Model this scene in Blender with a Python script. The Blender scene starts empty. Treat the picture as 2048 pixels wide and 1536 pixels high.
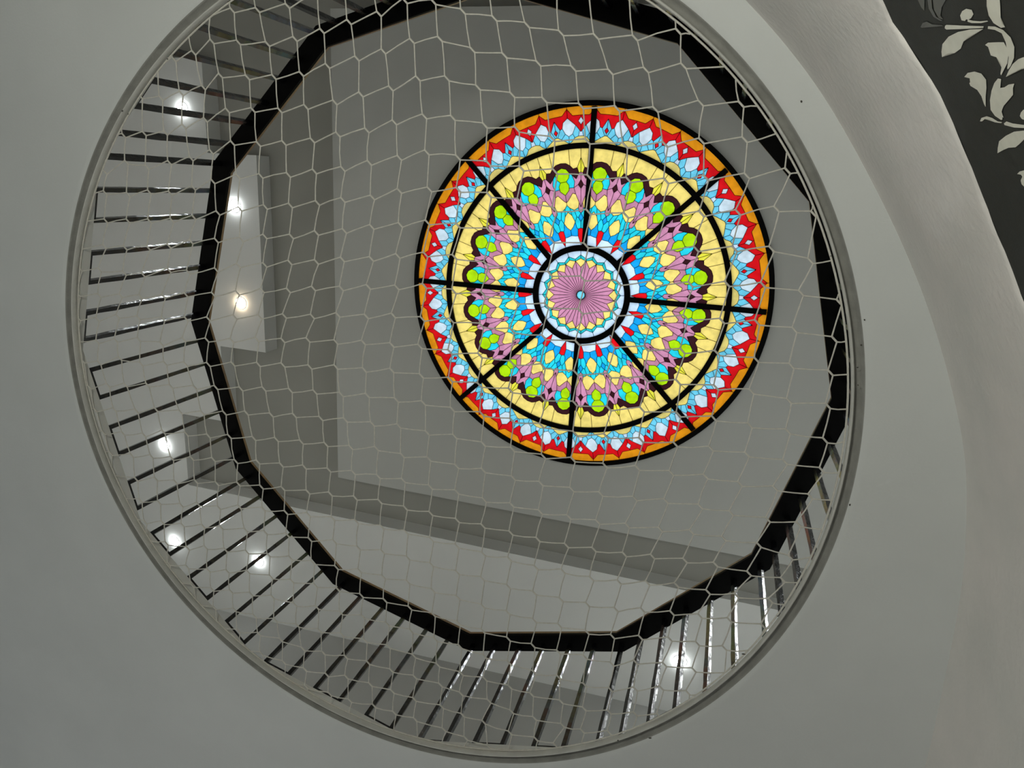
import bpy, bmesh, math, random
import numpy as np
from mathutils import Matrix, Vector
random.seed(7)
rng = np.random.default_rng(5)

# ------------------------------------------------------------------ camera
F_PX, VPX, VPY = 1363.0, 1461.0, 391.0         # focal length (px of a 2048 px frame) and the zenith's vanishing point
PHI = math.radians(3.4)
CAM = np.array([1.336, -1.024, 1.5])           # the centre of the stair void is the origin
_d = np.array([VPX - 1024.0, VPY - 768.0, F_PX]); _d /= np.linalg.norm(_d)
_e1 = np.array([1.0, 0, 0]) - _d * _d[0]; _e1 /= np.linalg.norm(_e1)
_e2 = np.cross(_d, _e1)
_u = _e1 * math.cos(PHI) + _e2 * math.sin(PHI)
_v = -_e1 * math.sin(PHI) + _e2 * math.cos(PHI)
M_WI = np.array([_u, _v, _d])                  # image ray -> world ray

def ray(px, py):
    r = M_WI @ np.array([px - 1024.0, py - 768.0, F_PX])
    return r / r[2]
def at_h(px, py, h):                           # point of the level h metres above the camera
    return CAM + ray(px, py) * h

sc = bpy.context.scene
cd = bpy.data.cameras.new('camera'); cam = bpy.data.objects.new('camera', cd)
sc.collection.objects.link(cam)
cd.sensor_fit = 'HORIZONTAL'; cd.sensor_width = 36.0; cd.lens = F_PX / 2048.0 * 36.0
cd.clip_start = 0.05; cd.clip_end = 200
R = Matrix((( M_WI[0,0], -M_WI[0,1], -M_WI[0,2]),
            ( M_WI[1,0], -M_WI[1,1], -M_WI[1,2]),
            ( M_WI[2,0], -M_WI[2,1], -M_WI[2,2])))
cam.matrix_world = Matrix.Translation(Vector(CAM)) @ R.to_4x4()
sc.camera = cam

# ------------------------------------------------------------------ world, exposure
w = bpy.data.worlds.new('overcast_sky'); sc.world = w; w.use_nodes = True
bg = w.node_tree.nodes['Background']
bg.inputs['Color'].default_value = (0.93, 0.98, 1.0, 1); bg.inputs['Strength'].default_value = 1.32
sc.view_settings.view_transform = 'Standard'; sc.view_settings.look = 'None'
sc.view_settings.exposure = 0.0; sc.view_settings.gamma = 1.0
sc.view_settings.use_curve_mapping = False
sc.cycles.use_denoising = True
sc.cycles.max_bounces = 10; sc.cycles.diffuse_bounces = 6
sc.cycles.caustics_reflective = False; sc.cycles.caustics_refractive = False

# levels (metres above the camera)
H1, HFL, HRAIL, HS, HP, HD, HGL = 2.80, 2.84, 3.814, 6.84, 6.84, 7.07, 6.815
Z = lambda h: CAM[2] + h

# unseen spots added at the ground floor ceiling to light the hall
LOWER_SPOTS = [((-5.2, 3.8), 360, (0.93, 1.0, 1.0)), ((-4.4, -3.0), 320, (0.95, 1.0, 1.0)), ((-0.4, 5.4), 900, (1.0, 0.99, 0.97)),
               ((-0.5, -2.9), 640, (1.0, 1.0, 0.94))]
for (lx, ly), pw, col in LOWER_SPOTS:
    ld = bpy.data.lights.new('hall_unseen_spot', 'SPOT'); ld.energy = pw; ld.color = col
    ld.spot_size = math.radians(96); ld.spot_blend = 0.5; ld.shadow_soft_size = 0.12
    lo = bpy.data.objects.new('hall_unseen_spot', ld); sc.collection.objects.link(lo)
    lo.location = (lx, ly, Z(H1) - 0.02)

ld = bpy.data.lights.new('hall_unseen_light', 'POINT'); ld.energy = 108; ld.color = (1.0, 1.0, 0.88); ld.shadow_soft_size = 0.16  # unseen point light added to brighten the ceiling strip by the curved wall
lo = bpy.data.objects.new('hall_unseen_light', ld); sc.collection.objects.link(lo); lo.location = (0.45, -1.95, 1.5)

# unseen spots added on the hidden side to brighten the upper ceiling
for lx, ly, pw in ((4.2, -0.6, 200), (4.2, 1.0, 300), (4.3, 2.7, 460)):
    ld = bpy.data.lights.new('upper_unseen_spot', 'SPOT'); ld.energy = pw; ld.color = (0.96, 1.0, 1.0)
    ld.spot_size = math.radians(95); ld.spot_blend = 0.6; ld.shadow_soft_size = 0.05
    lo = bpy.data.objects.new('upper_unseen_spot', ld); sc.collection.objects.link(lo); lo.location = (lx, ly, Z(HS) - 0.05)

# ------------------------------------------------------------------ helpers
COL = sc.collection
def new_mat(name, color, rough=0.7, metal=0.0, var=0.05, scale=6.0, bump=0.0, bscale=60.0, coat=0.0, spec=0.5, var2=None):
    m = bpy.data.materials.new(name); m.use_nodes = True
    nt = m.node_tree; b = nt.nodes['Principled BSDF']
    b.inputs['Roughness'].default_value = rough; b.inputs['Metallic'].default_value = metal
    b.inputs['Specular IOR Level'].default_value = spec
    if coat: b.inputs['Coat Weight'].default_value = coat; b.inputs['Coat Roughness'].default_value = 0.08
    tc = nt.nodes.new('ShaderNodeTexCoord')
    n = nt.nodes.new('ShaderNodeTexNoise'); n.inputs['Scale'].default_value = scale; n.inputs['Detail'].default_value = 5
    nt.links.new(tc.outputs['Object'], n.inputs['Vector'])
    r = nt.nodes.new('ShaderNodeValToRGB')
    c2 = var2 or tuple(min(1, c * (1 + var)) for c in color)
    r.color_ramp.elements[0].position = 0.3; r.color_ramp.elements[1].position = 0.7
    r.color_ramp.elements[0].color = (*[c * (1 - var) for c in color], 1); r.color_ramp.elements[1].color = (*c2, 1)
    nt.links.new(n.outputs['Fac'], r.inputs['Fac']); nt.links.new(r.outputs['Color'], b.inputs['Base Color'])
    if bump:
        n2 = nt.nodes.new('ShaderNodeTexNoise'); n2.inputs['Scale'].default_value = bscale; n2.inputs['Detail'].default_value = 4
        nt.links.new(tc.outputs['Object'], n2.inputs['Vector'])
        bp = nt.nodes.new('ShaderNodeBump'); bp.inputs['Strength'].default_value = bump; bp.inputs['Distance'].default_value = 0.01
        nt.links.new(n2.outputs['Fac'], bp.inputs['Height']); nt.links.new(bp.outputs['Normal'], b.inputs['Normal'])
    return m

def glass_mat(name, color, mott=0.10):
    m = bpy.data.materials.new(name); m.use_nodes = True
    nt = m.node_tree; nt.nodes.clear()
    out = nt.nodes.new('ShaderNodeOutputMaterial'); tr = nt.nodes.new('ShaderNodeBsdfTranslucent')
    gl = nt.nodes.new('ShaderNodeBsdfGlossy'); gl.inputs['Roughness'].default_value = 0.5
    mx = nt.nodes.new('ShaderNodeMixShader'); mx.inputs['Fac'].default_value = 0.008
    geo = nt.nodes.new('ShaderNodeNewGeometry')
    n = nt.nodes.new('ShaderNodeTexNoise'); n.inputs['Scale'].default_value = 14; n.inputs['Detail'].default_value = 6
    nt.links.new(geo.outputs['Position'], n.inputs['Vector'])
    r = nt.nodes.new('ShaderNodeValToRGB')
    r.color_ramp.elements[0].position = 0.28; r.color_ramp.elements[1].position = 0.62
    r.color_ramp.elements[0].color = (*[c * (1 - 2.2 * mott) for c in color], 1)
    r.color_ramp.elements[1].color = (*[min(1, c * (1 + mott * .4)) for c in color], 1)
    nt.links.new(n.outputs['Fac'], r.inputs['Fac']); nt.links.new(r.outputs['Color'], tr.inputs['Color'])
    nt.links.new(tr.outputs[0], mx.inputs[1]); nt.links.new(gl.outputs[0], mx.inputs[2]); nt.links.new(mx.outputs[0], out.inputs['Surface'])
    return m

def emit_mat(name, color, s):
    m = bpy.data.materials.new(name); m.use_nodes = True
    nt = m.node_tree; nt.nodes.clear()
    out = nt.nodes.new('ShaderNodeOutputMaterial'); e = nt.nodes.new('ShaderNodeEmission')
    e.inputs['Color'].default_value = (*color, 1); e.inputs['Strength'].default_value = s
    nt.links.new(e.outputs[0], out.inputs['Surface'])
    return m

def mesh(name, verts, faces, mat=None, smooth=False):
    me = bpy.data.meshes.new(name); me.from_pydata([tuple(map(float, v)) for v in verts], [], faces); me.update()
    if mat: me.materials.append(mat)
    if smooth:
        for p in me.polygons: p.use_smooth = True
    return me
def obj(name, me, parent=None, loc=None, rotz=None):
    o = bpy.data.objects.new(name, me); COL.objects.link(o)
    if parent: o.parent = parent
    if loc is not None: o.location = loc
    if rotz is not None: o.rotation_euler = (0, 0, rotz)
    return o
def tag(o, label=None, cat=None, group=None, kind=None):
    if label: o['label'] = label
    if cat: o['category'] = cat
    if group: o['group'] = group
    if kind: o['kind'] = kind
    return o
def empty(name, loc=(0, 0, 0)):
    o = bpy.data.objects.new(name, None); COL.objects.link(o); o.location = loc; o.empty_display_size = 0.1
    return o
def struct(name, me, label, cat):
    return tag(obj(name, me), label, cat, kind='structure')
def box_vf(x0, x1, y0, y1, z0, z1):
    v = [(x0,y0,z0),(x1,y0,z0),(x1,y1,z0),(x0,y1,z0),(x0,y0,z1),(x1,y0,z1),(x1,y1,z1),(x0,y1,z1)]
    return v, [(0,3,2,1),(4,5,6,7),(0,1,5,4),(1,2,6,5),(2,3,7,6),(3,0,4,7)]
def ring_profile(prof, rfun, n, closed=True, cx=0, cy=0):
    """sweep a (dr, z) profile round the void; rfun(angle) is the radius"""
    V, Fc = [], []
    for i in range(n):
        a = 2 * math.pi * i / n; r0 = rfun(a)
        for dr, z in prof: V.append((cx + (r0 + dr) * math.cos(a), cy + (r0 + dr) * math.sin(a), z))
    k = len(prof)
    for i in range(n):
        j = (i + 1) % n
        for q in range(k if closed else k - 1):
            q2 = (q + 1) % k
            Fc.append((i*k+q, j*k+q, j*k+q2, i*k+q2))
    return V, Fc

PLASTER = new_mat('ceiling_plaster', (0.64, 0.66, 0.655), 0.85, var=0.03, scale=2.2, bump=0.10, bscale=90)
PANELP = new_mat('panel_dimmed_paint', (0.45, 0.455, 0.43), 0.85, var=0.025, scale=1.5, bump=0.06, bscale=60)  # darker copy of the soffit paint, standing in for weaker lamp light
PLASTER2 = new_mat('upper_ceiling_paint', (0.66, 0.665, 0.645), 0.85, var=0.025, scale=1.5, bump=0.06, bscale=60)
RIM = new_mat('rim_plaster', (0.58, 0.58, 0.55), 0.85, var=0.08, scale=9, bump=0.35, bscale=50)
GROOVE = new_mat('dark_groove', (0.30, 0.30, 0.28), 0.9, var=0.15, scale=12, bump=0.3, bscale=60)  # groove in a darker grey than the rim plaster
PINK = new_mat('pinkish_plaster', (0.80, 0.785, 0.755), 0.85, var=0.05, scale=3.0, bump=0.30, bscale=35, var2=(0.85, 0.81, 0.78))
TAUPE = new_mat('taupe_recess', (0.30, 0.297, 0.268), 0.85, var=0.03, scale=1.5, bump=0.06, bscale=60)  # recessed ceiling, toned darker than soffit and panel
WALLP = new_mat('upper_wall_paint', (0.42, 0.42, 0.40), 0.85, var=0.04, scale=1.2, bump=0.05)
FLOORM = new_mat('pale_floor', (0.66, 0.66, 0.65), 0.5, var=0.06, scale=2)
PAPER = new_mat('dark_wallpaper', (0.017, 0.019, 0.0155), 0.8, var=0.15, scale=40, bump=0.1, bscale=300)
LEAFM = new_mat('cream_print', (0.74, 0.73, 0.64), 0.6, var=0.07, scale=30)
LEAFD = new_mat('grey_print', (0.08, 0.082, 0.078), 0.45, var=0.08, scale=30)
BLACK = new_mat('black_paint', (0.0018, 0.0018, 0.0018), 0.5, var=0.2, scale=30, spec=0.04)
FILM = new_mat('film_wrapped_black_steel', (0.0025, 0.0028, 0.004), 0.24, var=0.3, scale=25, bump=0.6, bscale=24, coat=0.3)
WOOD = new_mat('brown_wood', (0.24, 0.15, 0.065), 0.4, var=0.25, scale=25)
CORD = new_mat('white_cord', (0.66, 0.64, 0.58), 0.8, var=0.08, scale=60)
LEAD = new_mat('lead_came', (0.03, 0.03, 0.032), 0.6, var=0.2, scale=40)
TRIMW = new_mat('white_lamp_trim', (0.75, 0.75, 0.74), 0.5, var=0.02)

# ------------------------------------------------------------------ structure: ground-floor ceiling with the void
OC = (CAM[0] - 0.4903 * H1, CAM[1] + 0.3696 * H1)
E1 = [(147,600),(150,520),(160,420),(185,330),(255,200),(330,110),(400,45),(150,680),(170,800),(215,950),(290,1090),(400,1230),(560,1360),(760,1460),(1010,1508),(1200,1497),(1380,1425),(1711,735),(1581,322),(1405,60),(1661,520),(1700,620),(1712,800),(1693,930),(1651,1040),(1570,1200)]
_pts = np.array([at_h(x, y, H1)[:2] for x, y in E1]) - np.array(OC)
_th = np.arctan2(_pts[:,1], _pts[:,0]); _rr = np.hypot(_pts[:,0], _pts[:,1])
_A = np.stack([np.ones_like(_th)] + [f(k * _th) for k in (1, 2, 3) for f in (np.cos, np.sin)], 1)
_reg = np.diag([0.0] + [0.25 * k * k / 3 for k in (1, 2, 3) for _ in (0, 1)])
_cf = np.linalg.solve(_A.T @ _A + _reg, _A.T @ _rr)
def r_open(a):
    return float(_cf @ np.array([1.0] + [f(k * a) for k in (1, 2, 3) for f in (math.cos, math.sin)]))

zc, zf = Z(H1), Z(HFL)
prof = [(9.0, zc), (0.075, zc), (0.046, zc + 0.002), (0.041, zc + 0.009), (0.036, zc + 0.034), (0.022, zc + 0.037), (0.012, zc + 0.034),
        (0.009, zc + 0.006), (0.004, zc), (0.0, zc + 0.003), (0.0, zf - 0.004), (0.004, zf), (9.0, zf)]
N = 256
V, Fc = ring_profile(prof, r_open, N, True, *OC)
me = mesh('ceiling', V, Fc, PLASTER, True); me.materials.append(RIM); me.materials.append(FLOORM); me.materials.append(GROOVE)
k = len(prof)
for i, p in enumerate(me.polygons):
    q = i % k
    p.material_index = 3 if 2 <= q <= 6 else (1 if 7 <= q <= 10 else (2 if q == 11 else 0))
me.validate()
struct('ceiling', me, 'grey plaster ground floor ceiling with a round opening to the upper floor', 'ceiling')

# ground floor and outer walls of the hall (behind and beside the camera)
X0, X1, Y0, Y1 = -8.6, 7.0, -6.6, 8.2
v, f = box_vf(X0, X1, Y0, Y1, -0.1, 0.0)
struct('floor', mesh('floor', v, f, FLOORM), 'pale floor of the ground floor hall', 'floor')
for nm, (a, b, c, d) in {'wall_left': (X0 - .15, X0, Y0, Y1), 'wall_back': (X0, X1, Y0 - .15, Y0), 'wall_front': (X0, X1, Y1, Y1 + .15), 'wall_outer_right': (X1, X1 + .15, Y0, Y1)}.items():
    v, f = box_vf(a, b, c, d, 0, zc)
    struct(nm, mesh(nm, v, f, WALLP), 'plain painted outer wall of the ground floor hall', 'wall')

# ------------------------------------------------------------------ right-hand curved wall
WC = [(1500,0),(1580,90),(1660,200),(1750,360),(1830,530),(1890,700),(1935,900),(1938,1050),(1926,1200),(1882,1420),(1855,1536)]
wp = [at_h(x, y, H1)[:2] for x, y in WC]
t0 = (wp[0] - wp[1]); t0 /= np.linalg.norm(t0)
nrm0 = np.array([t0[1], -t0[0]])
pre = []
p, t = wp[0].copy(), t0.copy()
for i in range(14):                                                   # the curve goes on, slowly bending, out of the picture
    ang = -0.05; t = np.array([t[0]*math.cos(ang) - t[1]*math.sin(ang), t[0]*math.sin(ang) + t[1]*math.cos(ang)])
    p = p + t * 0.3; pre.append(p.copy())
post = [wp[-1] + np.array([0.0, 0.5 * i]) for i in range(1, 11)]
wl = np.array(pre[::-1] + wp + post)
# resample on arc length with smoothing
def catmull(P, m=10):
    out = []
    for i in range(len(P) - 1):
        p0 = P[max(i-1, 0)]; p1 = P[i]; p2 = P[i+1]; p3 = P[min(i+2, len(P)-1)]
        for j in range(m):
            s = j / m
            out.append(0.5 * ((2*p1) + (-p0+p2)*s + (2*p0-5*p1+4*p2-p3)*s*s + (-p0+3*p1-3*p2+p3)*s**3))
    out.append(P[-1]); return np.array(out)
wl = catmull(wl, 8)
for _ in range(6): wl[1:-1] = 0.25*wl[:-2] + 0.5*wl[1:-1] + 0.25*wl[2:]
seg = np.hypot(*np.diff(wl, axis=0).T); S = np.concatenate([[0], np.cumsum(seg)])
tan = np.gradient(wl, axis=0); tan /= np.linalg.norm(tan, axis=1)[:, None]
nin = np.stack([-tan[:,1], tan[:,0]], 1)
if np.dot(nin[len(nin)//2], CAM[:2] - wl[len(nin)//2]) < 0: nin = -nin   # points to the camera's side
def wall_pt(s, off=0.0):
    x = np.interp(s, S, wl[:,0]); y = np.interp(s, S, wl[:,1]); n = np.array([np.interp(s, S, nin[:,0]), np.interp(s, S, nin[:,1])])
    n /= np.linalg.norm(n); return np.array([x, y]) + n * off
def hit_wall(px, py):
    """where the sight line through a pixel meets the curved wall: (arc length, height)"""
    r = ray(px, py)
    best = None
    for i in range(len(wl) - 1):
        a, b = wl[i] - CAM[:2], wl[i+1] - CAM[:2]
        den = r[0]*(b[1]-a[1]) - r[1]*(b[0]-a[0])
        if abs(den) < 1e-9: continue
        h = (a[0]*(b[1]-a[1]) - a[1]*(b[0]-a[0])) / den
        q = (a[0]*r[1] - a[1]*r[0]) / -den if False else None
        p = r[:2] * h - a; L = np.dot(p, b - a) / np.dot(b - a, b - a)
        if h > 0 and -1e-6 <= L <= 1 + 1e-6 and (best is None or h < best[1]): best = (S[i] + L * seg[i], h)
    return best

edge = [hit_wall(x, y) for x, y in [(1765,0),(1785,45),(1800,65),(1832,112),(1856,150),(1880,190),(1925,290),(1960,380),(1980,430),(2000,480),(2024,540),(2047,605)]]
es = np.array([e[0] for e in edge]); eh = np.array([e[1] for e in edge]); o_ = np.argsort(es); es, eh = es[o_], eh[o_]
EPS_END = hit_wall(2030, 1536)
def edge_h(s):
    rip = 0.008 * math.sin(s * 9.0) + 0.006 * math.sin(s * 23.0 + 1)
    if s < es[0]: return eh[0] + rip
    if s > es[-1]: return eh[-1] + rip * 1.0 + 0.10 * min(1.0, (s - es[-1]) / 0.6)
    return float(np.interp(s, es, eh))
ns = len(S)
# papered wall
V, Fc = [], []
zs = [0.0, 1.0, 2.0, 2.6, 3.0, 3.3, 3.6, zc]
for i in range(ns):
    for z in zs: V.append((*wl[i], z))
for i in range(ns):
    for z in (0.0, zc): V.append((*(wl[i] - nin[i] * 0.12), z))
k = len(zs); base = ns * k
for i in range(ns - 1):
    for q in range(k - 1): Fc.append((i*k+q, (i+1)*k+q, (i+1)*k+q+1, i*k+q+1))
    Fc.append((base+2*i, base+2*i+1, base+2*i+3, base+2*i+2))
wall = struct('wall_right', mesh('wall_right', V, Fc, PAPER, True), 'curved wall with dark leaf patterned wallpaper below a pinkish plaster band', 'wall')
# plaster band: a proud coat with a rounded lower edge
V, Fc = [], []
bprof = [(0.000, -0.002), (0.0035, 0.000), (0.006, 0.012), (0.008, 0.05), (0.0095, 0.11), (0.010, 0.22), (0.010, None)]
fine = np.linspace(S[0], S[-1], 420)
for s in fine:
    e = edge_h(s)
    for off, dz in bprof:
        pz = zc if dz is None else Z(e) + dz
        rip = 0.0015 * math.sin(s * 31 + (dz or 0) * 60) if dz else 0
        V.append((*wall_pt(s, off + rip), pz))
k = len(bprof)
for i in range(len(fine) - 1):
    for q in range(k - 1): Fc.append((i*k+q, (i+1)*k+q, (i+1)*k+q+1, i*k+q+1))
band = obj('plaster_band', mesh('plaster_band', V, Fc, PINK, True), wall); band['label'] = 'pinkish grey plaster band'

# printed leaves of the wallpaper, laid on the wall in wall coordinates
LZ = lambda L: [(1800 + x * 0.27343, y * 0.27343) for x, y in L]
LEAVES = [
 ('leaf', [(615,208),(520,212),(430,230),(360,265),(315,320),(322,335),(308,375),(312,415),(360,385),(405,385),(450,352),(470,300),(500,270),(560,235)]),
 ('stem', [(335,185),(345,178),(450,183),(618,188),(615,200),(500,207),(345,213),(332,203)]),
 ('berry', [(490,60),(530,68),(543,100),(525,130),(505,140),(490,138),(480,150),(455,145),(445,110),(460,78)]),
 ('tendril', [(500,138),(540,148),(590,152),(645,147),(650,153),(600,165),(530,165),(500,155)]),
 ('leaf', [(640,-20),(735,-20),(740,45),(722,80),(728,130),(750,165),(775,195),(745,200),(690,165),(655,110),(640,40)]),
 ('stem', [(650,188),(700,190),(760,215),(815,270),(843,340),(840,420),(815,480),(795,505),(790,495),(805,440),(808,370),(790,300),(750,240),(700,215),(648,207)]),
 ('leaf', [(628,325),(650,308),(720,305),(765,305),(790,350),(800,400),(790,460),(765,510),(745,548),(740,535),(748,490),(740,450),(710,415),(670,402),(668,375),(650,340)]),
 ('leaf', [(960,405),(907,415),(870,430),(830,465),(800,515),(780,560),(820,525),(865,508),(907,500),(960,470)]),
 ('leaf', [(475,560),(500,530),(550,520),(600,535),(635,580),(638,640),(632,700),(632,780),(620,760),(600,700),(570,655),(520,625),(512,605),(528,590),(515,570)]),
 ('stem', [(722,570),(745,575),(740,590),(710,625),(690,690),(680,750),(690,800),(720,845),(755,870),(745,875),(700,845),(668,800),(663,730),(675,660),(695,605)]),
 ('leaf', [(740,640),(770,635),(800,615),(842,608),(832,640),(833,690),(800,730),(765,770),(748,810),(762,858),(740,850),(705,800),(697,740),(710,690)]),
 ('tendril', [(590,885),(600,860),(640,847),(680,860),(720,885),(752,890),(745,898),(700,892),(660,870),(625,868),(605,885)]),
 ('stem', [(765,900),(785,885),(830,900),(907,910),(1040,915),(1040,930),(907,933),(840,930),(770,912)]),
 ('berry', [(930,795),(907,800),(890,820),(882,845),(895,865),(907,872),(930,872),(948,850),(946,815)]),
 ('leaf', [(1000,948),(907,952),(840,960),(780,990),(730,1030),(735,1045),(720,1080),(718,1118),(760,1095),(800,1078),(850,1075),(880,1050),(885,1020),(907,1005),(960,970)]),
 ('leaf', [(960,1235),(907,1245),(880,1252),(862,1270),(890,1275),(900,1290),(890,1312),(888,1320),(895,1345),(920,1370),(960,1400)]),
 ('grey_motif', [(130,-15),(185,-15),(182,75),(160,50)]),
 ('grey_motif', [(205,-15),(235,-15),(240,60),(270,120),(320,150),(300,150),(250,120),(215,60)]),
 ('grey_motif', [(245,-15),(345,-15),(310,50),(300,110),(320,140),(290,130),(255,70)]),
 ('grey_motif', [(155,195),(170,165),(200,155),(240,175),(310,180),(320,187),(250,187),(200,170),(175,180),(165,200)]),
]
pat = []
for nm, L in LEAVES:
    q = [hit_wall(x, y) for x, y in LZ(L)]
    if any(a is None for a in q): continue
    pat.append((nm, q))
sA = hit_wall(*LZ([(335,190)])[0])[0]; sB = hit_wall(*LZ([(765,900)])[0])[0]
ds = sB - sA
def add_leaf(nm, q, shift):
    bm = bmesh.new()
    vs = [bm.verts.new((*wall_pt(s + shift, 0.0012), Z(h))) for s, h in q]
    fc = bm.faces.new(vs)
    bmesh.ops.triangulate(bm, faces=[fc])
    bmesh.ops.subdivide_edges(bm, edges=[e for e in bm.edges if e.calc_length() > 0.04], cuts=1)
    bmesh.ops.triangulate(bm, faces=bm.faces[:])
    m2 = bpy.data.meshes.new(nm); bm.to_mesh(m2); bm.free()
    m2.materials.append(LEAFD if nm == 'grey_motif' else LEAFM)  # these motifs print in dark grey instead of cream
    obj('printed_' + nm, m2, wall)
for nm, q in pat: add_leaf(nm, q, 0.0)
for kk in (2, 3):                                                # the border goes on along the wall
    for nm, q in pat[:12]: add_leaf(nm, q, ds * kk)

# ------------------------------------------------------------------ upper floor: walls, soffit, recess, dropped panel
UX = lambda u, h: CAM[0] + u * h
UY = lambda v, h: CAM[1] + v * h
wa = (UX(-1.60, HS), UY(0.9112, HS)); wb = (UX(0.95, HS), UY(0.803, HS))
def wall_strip(name, a, b, label, th=0.15):
    a = np.array(a); b = np.array(b); t = (b - a) / np.linalg.norm(b - a); n = np.array([-t[1], t[0]]) * th
    if np.dot(n, (a + b) / 2) < 0: n = -n
    P = [a, b, b + n, a + n]
    V = [(*p, zf) for p in P] + [(*p, Z(HD)) for p in P]
    return struct(name, mesh(name, V, [(0,3,2,1),(4,5,6,7),(0,1,5,4),(1,2,6,5),(2,3,7,6),(3,0,4,7)], WALLP), label, 'wall')
xl, xr, yt = UX(-1.38, HS), UX(0.75, HS), UY(-0.62, HS)
wall_strip('wall_far', wa, wb, 'grey upper floor wall below the downlights at the picture bottom')
wall_strip('wall_upper_left', (xl, yt), (xl, wa[1]), 'upper floor wall on the left behind the balustrade')
wall_strip('wall_upper_right', (xr, yt), (xr, wa[1]), 'upper floor wall on the right behind the balustrade')
wall_strip('wall_upper_back', (xl, yt), (xr, yt), 'upper floor wall at the picture top')

uc = -0.1925; vc = 0.1475
# recess outline (seen from below): straight sides, stepped projections in the middle of left and right sides
def rec_outline():
    L = [(-0.943, vc+0.4605), (-0.943, vc+0.312), (-0.8455, vc+0.312), (-0.8455, vc+0.1665), (-0.75, vc+0.1665),
         (-0.75, vc-0.1665), (-0.8455, vc-0.1665), (-0.8455, vc-0.312), (-0.943, vc-0.312), (-0.943, vc-0.4605)]
    Rr = [(2*uc - u, v) for u, v in L[::-1]]
    return [(UX(u, HS), UY(v, HS)) for u, v in L + Rr]
outl = rec_outline()
def plate_with_hole(name, outer, holes, z0, z1, mat):
    """flat plate between z0 and z1 with polygonal holes"""
    bm = bmesh.new()
    loops = []
    for poly in [outer] + holes:
        vs = [bm.verts.new((x, y, z0)) for x, y in poly]
        loops.append([bm.edges.new((vs[i], vs[(i+1) % len(vs)])) for i in range(len(vs))])
    bmesh.ops.triangle_fill(bm, use_beauty=True, use_dissolve=False, edges=[e for l in loops for e in l])
    bmesh.ops.recalc_face_normals(bm, faces=bm.faces[:])
    if bm.faces and bm.faces[:][0].normal.z > 0: bmesh.ops.reverse_faces(bm, faces=bm.faces[:])
    ret = bmesh.ops.extrude_face_region(bm, geom=bm.faces[:])
    for g in ret['geom']:
        if isinstance(g, bmesh.types.BMVert): g.co.z = z1
    bmesh.ops.recalc_face_normals(bm, faces=bm.faces[:])
    me = bpy.data.meshes.new(name); bm.to_mesh(me); bm.free(); me.materials.append(mat)
    return me
HGL_C = (UX(-0.1927, HGL), UY(0.1548, HGL)); RG = 0.2702 * HGL
circ = lambda r, n=128: [(HGL_C[0] + r*math.cos(2*math.pi*i/n), HGL_C[1] + r*math.sin(2*math.pi*i/n)) for i in range(n)]
outer = [(xl-.15, yt-.15), (xr+.15, yt-.15), (xr+.15, wa[1]+.15), (xl-.15, wa[1]+.15)]
struct('ceiling_soffit', plate_with_hole('ceiling_soffit', outer, [outl], Z(HS), Z(HD), PLASTER2), 'grey painted soffit round the stepped ceiling recess, carrying the downlights', 'ceiling')
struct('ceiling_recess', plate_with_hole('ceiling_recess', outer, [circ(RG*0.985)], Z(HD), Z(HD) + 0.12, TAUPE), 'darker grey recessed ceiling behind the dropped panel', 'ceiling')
pu0, pu1, pv0, pv1 = -0.608, 0.230, -0.2335, 0.529
pan = [(UX(pu0, HP), UY(pv0, HP)), (UX(pu1, HP), UY(pv0, HP)), (UX(pu1, HP), UY(pv1, HP)), (UX(pu0, HP), UY(pv1, HP))]
struct('ceiling_panel', plate_with_hole('ceiling_panel', pan, [circ(RG*0.985)], Z(HP), Z(HD), PANELP), 'square grey dropped ceiling panel framing the round stained glass', 'ceiling')

# ------------------------------------------------------------------ stained glass skylight
sky = empty('stained_glass_skylight', (HGL_C[0], HGL_C[1], Z(HGL)))
tag(sky, 'round stained glass skylight with a coloured star rosette in a black iron frame', 'skylight')
A0 = math.radians(-91.5 - 3.4); SEC = math.radians(18); HALF = math.radians(9)
G = {}
for nm, c in dict(orange=(1.0,0.36,0.010), red=(0.80,0.006,0.012), white=(0.70,0.84,0.95), icy=(0.62,0.78,0.98), lightblue=(0.17,0.66,0.90), yellow=(0.91,0.715,0.195),
                  sand=(0.80,0.66,0.20), lime=(0.42,0.72,0.005), olive=(0.80,0.74,0.06), maroon=(0.035,0.008,0.012), pink=(0.62,0.26,0.42), mauve=(0.52,0.22,0.33),
                  cyan=(0.02,0.64,0.80), blue=(0.008,0.36,0.83), teal=(0.02,0.55,0.60)).items():
    G[nm] = glass_mat(nm + '_glass', c, 0.03 if nm in ('maroon',) else 0.10)
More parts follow.
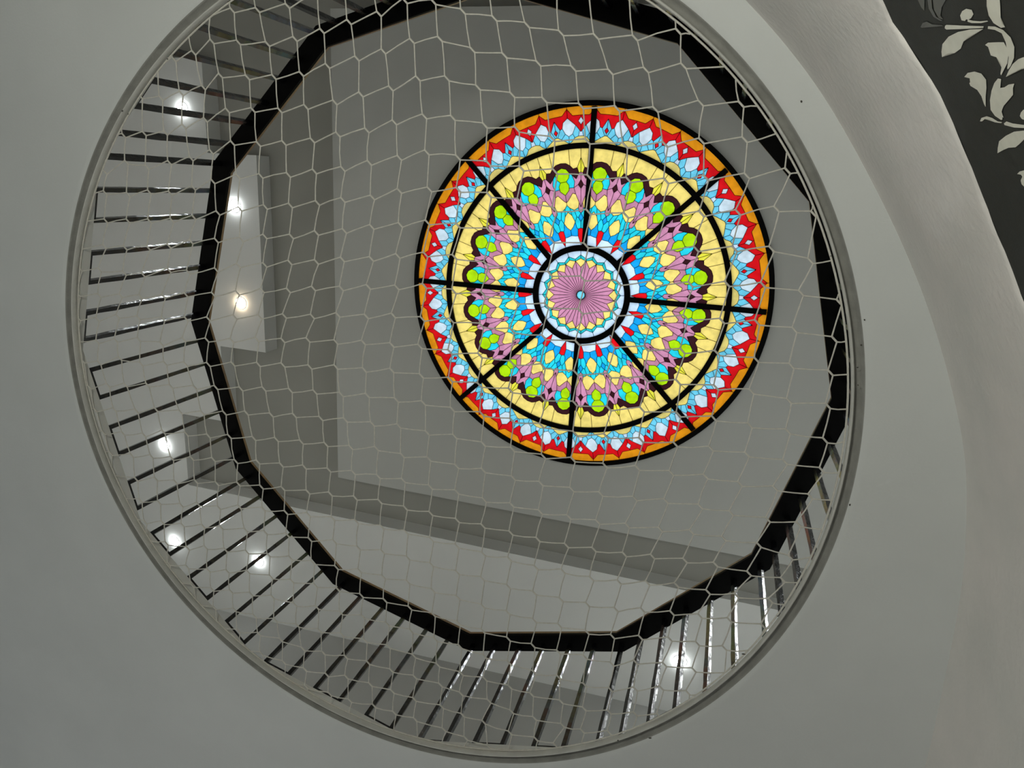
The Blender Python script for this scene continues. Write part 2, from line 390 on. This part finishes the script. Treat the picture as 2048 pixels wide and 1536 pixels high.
# half-sector faces in (t, r): t = 0 on the axis A, t = 1 on the axis B; kind A / B = symmetric about that axis, O = a mirrored pair
FACES = [
 ('orange_pane','orange','A',[(0,.98),(.5,.98),(.5,.965),(.31,.931),(0,.931)]),
 ('orange_pane','orange','B',[(.5,.98),(1,.98),(1,.935),(.69,.935),(.5,.965)]),
 ('red_pane','red','O',[(0,.931),(.31,.931),(.5,.965),(.5,.921),(.36,.903),(.2,.883),(.05,.8575),(0,.849),(0,.884),(.1,.903),(0,.923)]),
 ('red_pane','red','B',[(.5,.965),(.69,.935),(1,.935),(1,.915),(.82,.868),(.73,.874),(.68,.902),(.5,.921)]),
 ('light_blue_pane','white','A',[(0,.923),(.1,.903),(0,.884)]),
 ('white_pane','white','O',[(.5,.921),(.68,.902),(.73,.874),(.63,.845),(.49,.83),(.33,.842),(.2,.883),(.36,.903)]),
 ('light_blue_pane','lightblue','O',[(1,.915),(.82,.868),(.95,.832),(1,.832),(1,.843),(.92,.857),(1,.872)]),
 ('red_pane','red','B',[(1,.872),(.92,.857),(1,.843)]),
 ('light_blue_pane','lightblue','O',[(.82,.868),(.73,.874),(.63,.845),(.8,.82),(.95,.832)]),
 ('light_blue_pane','lightblue','O',[(.63,.845),(.49,.83),(.5,.795),(.62,.806),(.8,.82)]),
 ('light_blue_pane','lightblue','O',[(.49,.83),(.33,.842),(.25,.822),(.38,.803),(.5,.795)]),
 ('light_blue_pane','lightblue','O',[(.33,.842),(.2,.883),(.05,.8575),(.1,.829),(.25,.822)]),
 ('white_pane','icy','A',[(0,.849),(.05,.8575),(.1,.829),(0,.829)]),
 ('yellow_scallop_pane','sand','A',[(0,.829),(.1,.829),(.25,.822),(.38,.803),(.5,.795),(.5,.78),(0,.78)]),
 ('yellow_scallop_pane','yellow','B',[(1,.832),(.95,.832),(.8,.82),(.62,.806),(.5,.795),(.5,.78),(1,.78)]),
 ('yellow_pane','yellow','B',[(.55,.78),(1,.78),(1,.704),(.75,.7),(.55,.686)]),
 ('yellow_pane','yellow','O',[(0,.78),(.55,.78),(.55,.686),(.4,.668),(.19,.673),(0,.722)]),
 ('olive_kite_pane','olive','O',[(0,.722),(.19,.673),(.1,.645),(0,.65)]),
 ('maroon_pane','maroon','B',[(1,.704),(.75,.7),(.55,.686),(.4,.668),(.19,.673),(.1,.645),(.26,.616),(.48,.636),(.62,.65),(.77,.67),(1,.679)]),
 ('lime_pane','lime','B',[(1,.679),(.77,.67),(.62,.65),(.66,.625),(.83,.607),(1,.607)]),
 ('lime_pane','lime','B',[(1,.607),(.83,.607),(.7,.588),(.72,.562),(1,.538)]),
 ('cyan_pane','cyan','O',[(.62,.65),(.48,.636),(.36,.603),(.42,.572),(.71,.573),(.7,.588),(.83,.607),(.66,.625)]),
 ('pink_pane','pink','O',[(0,.65),(.1,.645),(.26,.616),(.48,.636),(.36,.603),(.42,.572),(.16,.586),(0,.612)]),
 ('pink_pane','pink','O',[(.42,.572),(.33,.538),(.12,.495),(0,.47),(0,.566),(.16,.586)]),
 ('maroon_pane','maroon','A',[(0,.612),(.16,.586),(0,.566)]),
 ('mauve_pane','mauve','O',[(.42,.572),(.71,.573),(.72,.562),(1,.538),(1,.5),(.85,.51),(.52,.545),(.33,.538)]),
 ('yellow_petal_pane','yellow','O',[(.52,.545),(.33,.538),(.12,.495),(.18,.468),(.5,.456),(.82,.47),(1,.486),(1,.5),(.85,.51)]),
 ('mauve_pane','mauve','A',[(0,.47),(.12,.495),(.18,.468),(.16,.45),(0,.44)]),
 ('cyan_pane','cyan','B',[(1,.486),(.82,.47),(.72,.43),(1,.45)]),
 ('yellow_petal_pane','yellow','B',[(1,.45),(.72,.43),(.5,.395),(.7,.37),(1,.353)]),
 ('cyan_pane','cyan','O',[(.82,.47),(.5,.456),(.34,.42),(.5,.395),(.72,.43)]),
 ('cyan_pane','cyan','O',[(.18,.468),(.5,.456),(.34,.42),(.2,.416),(0,.44),(.16,.45)]),
 ('cyan_pane','cyan','O',[(.34,.42),(.5,.395),(.4,.365),(.28,.356),(0,.362),(0,.395),(.2,.416)]),
 ('blue_pane','blue','A',[(0,.44),(.2,.416),(0,.395)]),
 ('blue_pane','blue','O',[(.5,.395),(.7,.37),(1,.353),(1,.325),(.55,.32),(.3,.32),(.28,.356),(.4,.365)]),
 ('red_drop_pane','red','A',[(0,.362),(.28,.356),(.3,.32),(0,.275)]),
 ('white_pane','icy','B',[(1,.325),(.55,.32),(.3,.32),(0,.275),(0,.258),(1,.258)]),
 ('white_pane','icy','B',[(0,.258),(1,.258),(1,.198),(0,.219)]),
 ('teal_pane','teal','O',[(0,.219),(1,.198),(1,.187),(0,.2)]),
 ('yellow_kite_pane','yellow','A',[(0,.2),(1,.187),(0,.152)]),
 ('pink_ray_pane','pink','O',[(0,.152),(1,.187),(1,.022),(0,.022)]),
]
def full_poly(kind, P):
    mir = lambda Q: [(-t, r) for t, r in Q[::-1]]
    if kind == 'A':
        H = [q for q in P]                                            # starts and ends on t = 0 somewhere
        # rotate so that the polygon's chain off the axis is contiguous
        n = len(H); ax = [abs(t) < 1e-9 for t, _ in H]
        for s in range(n):
            if ax[s] and not ax[(s + 1) % n] : break
        ch = [H[(s + i) % n] for i in range(n)]
        while abs(ch[-1][0]) < 1e-9 and abs(ch[-2][0]) < 1e-9: ch.pop()
        full = ch + [(-t, r) for t, r in ch[::-1] if abs(t) > 1e-9]
        return [full]
    if kind == 'B':
        Q = [(t - 1, r) for t, r in P]
        return [[(t + 1, r) for t, r in full_poly('A', [(a, b) for a, b in Q])[0]]]
    return [P, mir(P)]
came_V, came_F = [], []
LW = 0.0045
def to_xy(t, r, rot=0.0):
    a = A0 + t * HALF + rot
    return np.array([math.cos(a), math.sin(a)]) * r * RG
npane = 0
for nm, mt, kind, P in FACES:
    for poly in full_poly(kind, P):
        # subdivide long arcs so that rings stay round
        Q = []
        for i in range(len(poly)):
            (ta, ra), (tb, rb) = poly[i], poly[(i + 1) % len(poly)]
            Q.append((ta, ra))
            if ra > .75 and abs(ra - rb) < 1e-6 and abs(ta - tb) > 0.6: Q.append(((ta + tb) / 2, ra))
        pts = [to_xy(t, r) for t, r in Q]
        area = sum(pts[i][0]*pts[(i+1) % len(pts)][1] - pts[(i+1) % len(pts)][0]*pts[i][1] for i in range(len(pts)))
        if area > 0: pts = pts[::-1]                                  # face looks down
        n = len(pts)
        V = [(*p, 0.0) for p in pts] + [(*p, 0.005) for p in pts]
        Fq = [tuple(range(n))] + [(i, i + n, (i + 1) % n + n, (i + 1) % n) for i in range(n)]
        me = mesh(nm, V, Fq, G[mt])
        for s in range(20):
            obj(nm, me, sky, rotz=s * SEC); npane += 1
        # lead came along this pane's edges
        for s in range(20):
            ca, sa = math.cos(s * SEC), math.sin(s * SEC)
            RR = [(p[0]*ca - p[1]*sa, p[0]*sa + p[1]*ca) for p in pts]
            for i in range(n):
                a = np.array(RR[i]); b = np.array(RR[(i + 1) % n]); d = b - a; L = np.linalg.norm(d)
                if L < 1e-5: continue
                d /= L; nn = np.array([-d[1], d[0]]) * LW / 2; c = len(came_V)
                for q, zz in ((a - nn, -0.003), (b - nn, -0.003), (b + nn, -0.003), (a + nn, -0.003)): came_V.append((*q, zz))
                came_F.append((c, c + 1, c + 2, c + 3))
tag(obj('lead_came', mesh('lead_came', came_V, came_F, LEAD), sky), kind='stuff')
hub = [(0.024*RG*math.cos(2*math.pi*i/20), 0.024*RG*math.sin(2*math.pi*i/20)) for i in range(20)]
obj('hub_pane', mesh('hub_pane', [(*p, -0.001) for p in hub], [tuple(range(20))[::-1]], G['lightblue']), sky)
V, Fq = ring_profile([(-.004, -.006), (.004, -.006), (.004, .004), (-.004, .004)], lambda a: 0.024*RG, 40)
obj('hub_ring', mesh('hub_ring', V, Fq, LEAD), sky)
def frame_ring(name, r0, r1, z0=-0.025, z1=0.02):
    V, Fq = ring_profile([(r0*RG, z0), (r1*RG, z0), (r1*RG, z1), (r0*RG, z1)], lambda a: 0.0, 160)
    obj(name, mesh(name, V, Fq, BLACK), sky)
frame_ring('outer_frame_ring', 0.974, 1.0, -0.022, 0.024); frame_ring('middle_frame_ring', 0.767, 0.795); frame_ring('inner_frame_ring', 0.240, 0.272)
v, f = box_vf(0.262*RG, 0.97*RG, -0.0255, 0.0255, -0.022, 0.018)
spoke = mesh('frame_spoke', v, f, BLACK)
for s in range(8): obj('frame_spoke', spoke, sky, rotz=math.radians(2.75 - 3.4 + 45 * s))

# ------------------------------------------------------------------ balustrade
bal = empty('balustrade', (0, 0, zf))
tag(bal, 'black twelve-sided balustrade with film wrapped bars round the opening', 'balustrade')
A12 = math.radians(-120.6); RI, RO = 0.5232 * HRAIL, 0.5565 * HRAIL
vang = lambda k: A12 - math.radians(30) * k                        # corner k, in the order V0, V1 ... (anticlockwise in the picture)
def corner(r, k): return np.array([r * math.cos(vang(k)), r * math.sin(vang(k))])
z0 = Z(HRAIL) - zf
for k_ in range(12):
    a0, a1, b0, b1 = corner(RI, k_), corner(RI, k_ + 1), corner(RO, k_), corner(RO, k_ + 1)
    def prism(name, P, za, zb, mat, parent):
        V = [(*p, za) for p in P] + [(*p, zb) for p in P]
        return obj(name, mesh(name, V, [(0,1,2,3),(7,6,5,4),(0,4,5,1),(1,5,6,2),(2,6,7,3),(3,7,4,0)], mat), parent)
    rl = prism('handrail_section', [a0, a1, b1, b0], z0, z0 + 0.022, BLACK, bal)
    c0, c1, d0, d1 = corner(RI + 0.0005, k_), corner(RI + 0.0005, k_ + 1), corner(RO - 0.01, k_), corner(RO - 0.01, k_ + 1)
    prism('wooden_cap', [c0, c1, d1, d0], z0 + 0.022, z0 + 0.042, WOOD, rl)
# curb on which the bars stand
RC0, RC1 = 2.046, 2.22
HB = 2.888
P = [corner(RC0, k_) for k_ in range(12)] + [corner(RC1, k_) for k_ in range(12)]
V = [(*p, 0.0) for p in P] + [(*p, Z(HB) - zf) for p in P]
Fq = []
for i in range(12):
    j = (i + 1) % 12
    Fq += [(i, j, 12+j, 12+i), (24+i, 36+i, 36+j, 24+j), (i, 24+i, 24+j, j), (12+i, 12+j, 36+j, 36+i)]
obj('curb', mesh('curb', V, Fq, PLASTER2), bal)
RM = 2.072
def on_side(s):
    k_ = math.floor(s); t = s - k_
    p = corner(RM, k_) * (1 - t) + corner(RM, k_ + 1) * t
    d = corner(RM, k_ + 1) - corner(RM, k_)
    return p, math.atan2(d[1], d[0])
BW = 0.0125
zb0, zb1 = Z(HB) - zf, z0
def bar_mesh(name, x0, x1, y0, y1, za, zb, nseg=1, jit=0.0):
    V, Fq = [], []
    for i in range(nseg + 1):
        z = za + (zb - za) * i / nseg
        j = 1 + (jit * random.uniform(-1, 1))
        V += [(x0*j, y0*j, z), (x1*j, y0*j, z), (x1*j, y1*j, z), (x0*j, y1*j, z)]
    for i in range(nseg):
        b = 4 * i
        Fq += [(b, b+1, b+5, b+4), (b+1, b+2, b+6, b+5), (b+2, b+3, b+7, b+6), (b+3, b, b+4, b+7)]
    Fq += [(0, 3, 2, 1), (4*nseg, 4*nseg+1, 4*nseg+2, 4*nseg+3)]
    return mesh(name, V, Fq, FILM)
bars = [bar_mesh('baluster', -BW, BW, -BW, BW, zb0, zb1, 9, 0.10) for _ in range(5)]
side = 2 * RM * math.sin(math.radians(15))
for i in range(37):
    s0 = 1.146 + i * 12 / 37.0; s1 = s0 + 0.154
    pa, aa = on_side(s0); pb, ab = on_side(s1)
    obj('baluster', bars[i % 5], bal, (*pa, 0), aa); obj('baluster', bars[(i * 3 + 1) % 5], bal, (*pb, 0), ab)
    # bottom bar of the pair
    d = pb - pa; L = np.linalg.norm(d); an = math.atan2(d[1], d[0])
    bm_ = bar_mesh('bottom_bar', 0.0, L, -BW*.95, BW*.95, zb0, zb0 + 0.024)
    obj('bottom_bar', bm_, bal, (*pa, 0), an)

# ------------------------------------------------------------------ downlights
LAMPS = [((470,412), 'cool', 'cool white downlight above the left balustrade, upper of the two inside the rail', 1.0),
         ((482,606), 'warm', 'warm white downlight, the only yellowish one', 0.9),
         ((365,218), 'cool', 'cool white downlight glowing behind the upper left bars', 0.8),
         ((330,890), 'cool', 'cool white downlight behind the lower left bars, above the other two there', 0.9),
         ((350,1083), 'cool', 'cool white downlight at the lower left, nearest the opening rim', 0.9),
         ((518,1122), 'cool', 'cool white downlight at the lower left, nearest the handrail', 0.8),
         ((1360,1322), 'cool', 'cool white downlight behind the bars at the lower right', 1.2)]
EM = {'cool': emit_mat('cool_lamp_lens', (0.93, 0.99, 1.0), 60.0), 'warm': emit_mat('warm_lamp_lens', (1.0, 0.80, 0.55), 52.0)}
LC = {'cool': (0.94, 0.99, 1.0), 'warm': (1.0, 0.82, 0.6)}
rr = 0.060
V, Fq = ring_profile([(0.0, 0.0), (0.0, -0.003), (0.014, -0.003), (0.020, 0.0)], lambda a: rr, 40)
trim_me = mesh('trim_ring', V, Fq, TRIMW, True)
dome_V = [(0, 0, -0.040)]; dome_F = []
for j in range(1, 5):
    a = j / 4 * math.pi / 2
    for i in range(24): dome_V.append((rr*math.sin(a)*math.cos(i*math.pi/12), rr*math.sin(a)*math.sin(i*math.pi/12), -0.004 - 0.036*math.cos(a)))
for i in range(24): dome_F.append((0, 1 + i, 1 + (i + 1) % 24))
for j in range(3):
    for i in range(24): dome_F.append((1 + j*24 + i, 1 + (j+1)*24 + i, 1 + (j+1)*24 + (i+1) % 24, 1 + j*24 + (i+1) % 24))
lens = {k_: mesh('lens', dome_V, dome_F, EM[k_], True) for k_ in EM}
for (px, py), kd, lab, pw in LAMPS:
    p = at_h(px, py, HS)
    t = empty('downlight', (p[0], p[1], Z(HS)))
    tag(t, lab, 'downlight', 'recessed downlights of the upper floor')
    obj('trim_ring', trim_me, t); obj('lens', lens[kd], t)
    ld = bpy.data.lights.new('downlight_beam', 'SPOT'); ld.energy = 165 * pw; ld.color = LC[kd]
    ld.spot_size = math.radians(106); ld.spot_blend = 0.3; ld.shadow_soft_size = 0.05
    lo = bpy.data.objects.new('downlight_beam', ld); COL.objects.link(lo); lo.parent = t; lo.location = (0, 0, -0.05)

# ------------------------------------------------------------------ safety net
NET = {
 -5:{8:(515,20),9:(575,12)},
 -4:{6:(424,83),7:(477,85),8:(535,88),9:(590,78),10:(644,62),11:(698,44),12:(758,28),13:(810,2),14:(867,4),15:(926,23),16:(989,37),17:(1054,50),18:(1122,66),19:(1192,73),20:(1270,76)},
 -3:{5:(407,175),6:(441,151),7:(495,155),8:(548,154),9:(603,148),10:(655,132),11:(714,117),12:(767,103),13:(824,82),14:(880,78),15:(945,100),16:(1009,111),17:(1077,127),18:(1147,137),19:(1221,144),20:(1292,140)},
 -2:{5:(411,240),6:(455,221),7:(506,220),8:(560,221),9:(612,214),10:(670,205),11:(722,189),12:(782,177),13:(836,157),14:(894,157),15:(956,175),16:(1025,190),17:(1089,200),18:(1162,212),19:(1234,217),20:(1311,219)},
 -1:{5:(423,304),6:(465,286),7:(517,288),8:(568,286),9:(625,281),10:(676,269),11:(734,261),12:(789,245),13:(849,233),14:(906,236),15:(970,251),16:(1034,259),17:(1105,278),18:(1175,283),19:(1250,291),20:(1330,289)},
 0:{5:(426,363),6:(476,353),7:(522,352),8:(577,350),9:(629,343),10:(686,338),11:(739,326),12:(799,316),13:(854,305),14:(916,315),15:(977,327),16:(1043,337),17:(1110,343),18:(1179,355),19:(1257,360),20:(1332,362),21:(1412,356),22:(1494,352),23:(1575,342)},
 1:{0:(212,442),1:(256,442),2:(299,442),3:(344,441),4:(388,435),5:(436,426),6:(480,418),7:(531,414),8:(581,411),9:(635,406),10:(686,400),11:(745,395),12:(799,382),13:(859,379),14:(917,380),15:(978,390),16:(1039,402),17:(1109,419),18:(1177,424),19:(1252,431),20:(1326,428),21:(1403,428),22:(1476,425),23:(1553,418),24:(1627,428)},
 2:{5:(433,481),6:(483,479),7:(530,473),8:(583,473),9:(633,466),10:(689,462),11:(744,454),12:(801,450),13:(855,445),14:(916,451),15:(978,461),16:(1042,474),17:(1104,481),18:(1172,491),19:(1244,498),20:(1317,498),21:(1392,498),22:(1469,498),23:(1543,498),24:(1621,522)},
 3:{5:(433,540),6:(477,531),7:(530,530),8:(580,525),9:(633,524),10:(685,519),11:(743,518),12:(796,512),13:(851,509),14:(909,514),15:(972,528),16:(1036,537),17:(1100,548),18:(1165,557),19:(1237,566),20:(1307,567),21:(1381,569),22:(1454,568),23:(1526,570),24:(1602,586)},
 4:{5:(427,589),6:(475,586),7:(525,581),8:(577,581),9:(627,577),10:(683,577),11:(737,574),12:(794,575),13:(849,572),14:(908,583),15:(966,588),16:(1032,603),17:(1093,611),18:(1161,623),19:(1229,627),20:(1299,633),21:(1371,635),22:(1444,642),23:(1514,645),24:(1589,660)},
 5:{5:(417,638),6:(470,634),7:(520,634),8:(569,632),9:(625,633),10:(676,630),11:(733,633),12:(787,631),13:(845,638),14:(903,641),15:(963,651),16:(1024,661),17:(1088,675),18:(1155,686),19:(1225,690),20:(1292,697),21:(1365,702),22:(1434,706),23:(1513,720),24:(1583,732)},
 6:{1:(232,681),2:(278,679),3:(323,688),4:(368,679),5:(414,680),6:(464,681),7:(514,679),8:(566,681),9:(616,680),10:(672,684),11:(727,685),12:(784,690),13:(840,693),14:(900,704),15:(960,711),16:(1024,726),17:(1086,732),18:(1152,746),19:(1218,751),20:(1290,758),21:(1356,764),22:(1432,775),23:(1503,783),24:(1578,802)},
 7:{4:(371,728),5:(417,729),6:(466,728),7:(517,729),8:(566,730),9:(620,734),10:(672,734),11:(729,740),12:(784,741),13:(843,752),14:(901,759),15:(959,770),16:(1021,781),17:(1086,797),18:(1150,807),19:(1218,817),20:(1284,819),21:(1357,829),22:(1428,837),23:(1500,851),24:(1576,863)},
 8:{1:(251,770),2:(295,770),3:(342,773),4:(390,775),5:(432,775),6:(482,778),7:(528,778),8:(581,781),9:(630,784),10:(683,789),11:(735,791),12:(793,800),13:(847,806),14:(905,819),15:(964,828),16:(1024,841),17:(1083,851),18:(1150,867),19:(1212,872),20:(1282,880),21:(1351,889),22:(1422,897),23:(1494,909),24:(1570,924)},
 9:{0:(229,819),1:(273,822),2:(312,819),3:(361,824),4:(405,826),5:(449,826),6:(493,826),7:(543,830),8:(589,831),9:(642,837),10:(691,840),11:(745,848),12:(798,852),13:(855,866),14:(910,873),15:(967,888),16:(1025,899),17:(1087,913),18:(1146,919),19:(1210,931),20:(1275,936),21:(1343,946),22:(1411,953),23:(1480,968)},
 10:{0:(246,867),1:(288,870),2:(327,864),3:(373,868),4:(417,872),5:(459,873),6:(508,877),7:(553,879),8:(603,884),9:(652,889),10:(702,895),11:(753,897),12:(805,911),13:(858,918),14:(914,933),15:(967,941),16:(1027,956),17:(1082,967),18:(1144,979),19:(1202,988),20:(1270,997),21:(1332,1002),22:(1401,1013)},
 11:{1:(303,913),2:(344,917),3:(384,917),4:(427,919),5:(472,923),6:(516,924),7:(563,930),8:(609,934),9:(658,940),10:(707,945),11:(757,953),12:(807,961),13:(861,974),14:(914,984),15:(969,1000),16:(1024,1010),17:(1081,1024),18:(1138,1034),19:(1196,1044),20:(1255,1051),21:(1321,1059),22:(1383,1064)},
 12:{2:(351,964),3:(392,963),4:(434,967),5:(477,968),6:(523,974),7:(566,977),8:(616,984),9:(661,988),10:(711,996),11:(760,1003),12:(811,1016),13:(862,1027),14:(915,1041),15:(966,1052),16:(1022,1066),17:(1076,1079),18:(1133,1091),19:(1188,1099),20:(1249,1109),21:(1305,1113),22:(1370,1121),23:(1431,1129),24:(1498,1147)},
 13:{5:(479,1014),6:(527,1018),7:(572,1025),8:(617,1029),9:(666,1037),10:(713,1043),11:(764,1054),12:(812,1064),13:(863,1079),14:(914,1092),15:(967,1108),16:(1019,1118),17:(1072,1135),18:(1126,1142),19:(1183,1157),20:(1238,1164),21:(1295,1166),22:(1353,1170),23:(1416,1184),24:(1473,1191)},
 14:{6:(531,1065),7:(575,1070),8:(620,1079),9:(669,1083),10:(717,1096),11:(765,1103),12:(816,1116),13:(863,1129),14:(915,1145),15:(965,1157),16:(1017,1173),17:(1069,1186),18:(1122,1199),19:(1175,1209),20:(1232,1219),21:(1285,1220),22:(1344,1226),23:(1400,1232)},
 15:{4:(451,1100),5:(494,1104),6:(537,1110),7:(581,1116),8:(626,1125),9:(673,1135),10:(719,1141),11:(767,1154),12:(816,1164),13:(866,1181),14:(916,1195),15:(966,1212),16:(1016,1225),17:(1069,1241),18:(1119,1251),19:(1174,1264),20:(1225,1273),21:(1281,1275),22:(1340,1278),23:(1395,1287)},
 16:{4:(455,1143),5:(496,1144),6:(542,1154),7:(584,1162),8:(631,1171),9:(676,1179),10:(723,1191),11:(770,1201),12:(820,1216),13:(867,1229),14:(917,1246),15:(966,1262),16:(1017,1278),17:(1066,1291),18:(1117,1304),19:(1170,1314),20:(1224,1328),21:(1271,1324),22:(1329,1329),23:(1388,1340)},
 17:{5:(502,1188),6:(545,1194),7:(590,1209),8:(634,1215),9:(682,1226),10:(726,1233),11:(775,1248),12:(822,1262),13:(871,1279),14:(920,1293),15:(970,1313),16:(1018,1325),17:(1069,1345),18:(1117,1354),19:(1170,1370),20:(1221,1379),21:(1271,1378),22:(1323,1376)},
 18:{5:(509,1232),6:(551,1240),7:(595,1251),8:(639,1261),9:(684,1269),10:(731,1281),11:(777,1293),12:(828,1312),13:(876,1330),14:(923,1347),15:(970,1358),16:(1020,1374)},
 19:{4:(477,1262),5:(518,1268),6:(562,1280),7:(606,1298),8:(647,1306),9:(692,1314),10:(736,1325),11:(783,1341),12:(830,1354)},
 20:{5:(523,1307),6:(568,1325),7:(610,1339),8:(654,1350),9:(693,1354),10:(741,1369),11:(785,1383)},
}
RMIN, RMAX, CMIN, CMAX = -10, 26, -4, 30
nr, nc = RMAX - RMIN + 1, CMAX - CMIN + 1
def net_pt(px, py):
    h = 2.82
    for _ in range(4):
        p = at_h(px, py, h); rho = math.hypot(p[0] - OC[0], p[1] - OC[1]) / 1.95
        h = 2.785 + 0.045 * min(rho, 1.1) ** 2
    return at_h(px, py, h)
data = {}
for r_, row in NET.items():
    for c_, (x, y) in row.items(): data[(r_ - RMIN, c_ - CMIN)] = net_pt(x, y)[:2]
# fill the knots that could not be read with a smooth continuation
rows_, rhs = [], []
idx = lambda r_, c_: r_ * nc + c_
for (r_, c_), p in data.items():
    rows_.append({idx(r_, c_): 6.0}); rhs.append(p * 6.0)
for r_ in range(nr):
    for c_ in range(nc):
        if 0 < r_ < nr - 1: rows_.append({idx(r_-1, c_): 1, idx(r_, c_): -2, idx(r_+1, c_): 1}); rhs.append(np.zeros(2))
        if 0 < c_ < nc - 1: rows_.append({idx(r_, c_-1): 1, idx(r_, c_): -2, idx(r_, c_+1): 1}); rhs.append(np.zeros(2))
        if r_ < nr - 1 and c_ < nc - 1: rows_.append({idx(r_, c_): .6, idx(r_+1, c_): -.6, idx(r_, c_+1): -.6, idx(r_+1, c_+1): .6}); rhs.append(np.zeros(2))
ATA = np.zeros((nr * nc, nr * nc)); ATb = np.zeros((nr * nc, 2))
for rw, b in zip(rows_, rhs):
    ks = list(rw)
    for a in ks:
        ATb[a] += rw[a] * b
        for c_ in ks: ATA[a, c_] += rw[a] * rw[c_]
NP = np.linalg.solve(ATA + 1e-9 * np.eye(nr * nc), ATb).reshape(nr, nc, 2)
for (r_, c_), p in data.items(): NP[r_, c_] = p
jit = rng.normal(0, 0.004, (nr, nc, 2))
for r_ in range(nr):
    for c_ in range(nc):
        if (r_, c_) not in data: NP[r_, c_] += jit[r_, c_] * 2.0
DEL = np.array([0.0105, 0.0095])
def zn(p):
    rho = math.hypot(p[0] - OC[0], p[1] - OC[1]) / 1.95
    return Z(2.785 + 0.045 * min(rho, 1.1) ** 2)
P3 = lambda p: np.array([p[0], p[1], zn(p)])
KA = lambda r_, c_: NP[r_, c_] - DEL
KB = lambda r_, c_: NP[r_, c_] + DEL
def inside(p, m=0.0):
    d = p - np.array(OC); return math.hypot(*d) < r_open(math.atan2(d[1], d[0])) + m
MARG = -0.013
def clip(a, b):
    ia, ib = inside(a, MARG), inside(b, MARG)
    if not ia and not ib: return None
    if ia and ib: return a, b
    lo, hi = (0.0, 1.0) if ia else (1.0, 0.0)
    for _ in range(18):
        m = (lo + hi) / 2
        if inside(a + (b - a) * m, MARG): lo = m
        else: hi = m
    e = a + (b - a) * lo
    return (a, e) if ia else (e, b)
nV, nF = [], []
def tube(a, b, ra, rb=None, n=5):
    rb = rb or ra; d = b - a; L = np.linalg.norm(d)
    if L < 1e-4: return
    d = d / L; up = np.array([0, 0, 1.0]); x = np.cross(d, up); x /= np.linalg.norm(x) + 1e-9; y = np.cross(d, x)
    base = len(nV)
    for p, r_ in ((a, ra), (b, rb)):
        for i in range(n):
            t = 2 * math.pi * i / n; nV.append(tuple(p + (x * math.cos(t) + y * math.sin(t)) * r_))
    for i in range(n): nF.append((base + i, base + (i+1) % n, base + n + (i+1) % n, base + n + i))
CR = 0.0028
for r_ in range(nr):
    for c_ in range(nc):
        a, b = KA(r_, c_), KB(r_, c_)
        s = clip(a, b)
        if s: tube(P3(s[0]), P3(s[1]), CR * 1.5)
        for (r2, c2) in ((r_, c_ + 1), (r_ + 1, c_)):
            if r2 >= nr or c2 >= nc: continue
            s = clip(b, KA(r2, c2))
            if s is None: continue
            pa, pb = P3(s[0]), P3(s[1]); mid = (pa + pb) / 2 + np.array([rng.normal(0, .0015), rng.normal(0, .0015), -0.003])
            tube(pa, mid, CR * 1.15, CR); tube(mid, pb, CR, CR * 1.15)
net = obj('safety_net', mesh('safety_net', nV, nF, CORD, True))
tag(net, 'white knotted cord safety net stretched across the round opening', 'net')
# ties and edge rope that hold the net to the rim
V, Fq = ring_profile([(-0.010 + 0.004*math.cos(2*math.pi*i/6), Z(2.831) + 0.004*math.sin(2*math.pi*i/6)) for i in range(6)], r_open, 200, True, *OC)
obj('edge_rope', mesh('edge_rope', V, Fq, CORD, True), net)

# ------------------------------------------------------------------ dirt marks on the ground-floor ceiling and the plaster edge
SOOT = new_mat('dirt', (0.06, 0.058, 0.05), 0.9, var=0.3, scale=200)
ceil_o = bpy.data.objects['ceiling']
for px, py, w_, h_ in [(1603,203,7,9),(1641,152,9,6),(1666,207,8,7),(1655,196,5,4),(1826,534,6,6),(1722,690,5,4),(1729,640,4,4),(1577,316,4,4),(1700,1010,4,6),(1555,1232,5,3),(1487,1308,10,3),(1300,1476,7,3),(1236,1481,4,3),(245,222,4,5),(256,228,3,3),(335,118,4,3),(1662,512,4,3),(1715,735,4,3),(1716,770,4,4)]:
    n_ = 7; bm = bmesh.new()
    vs = []
    for i in range(n_):
        a = 2 * math.pi * i / n_; k_ = random.uniform(0.55, 1.1)
        p = at_h(px + w_ * 0.5 * k_ * math.cos(a), py + h_ * 0.5 * k_ * math.sin(a), H1 - 0.0012)
        vs.append(bm.verts.new(p))
    bm.faces.new(vs); m2 = bpy.data.meshes.new('dirt_spot'); bm.to_mesh(m2); bm.free(); m2.materials.append(SOOT)
    obj('dirt_spot', m2, ceil_o)
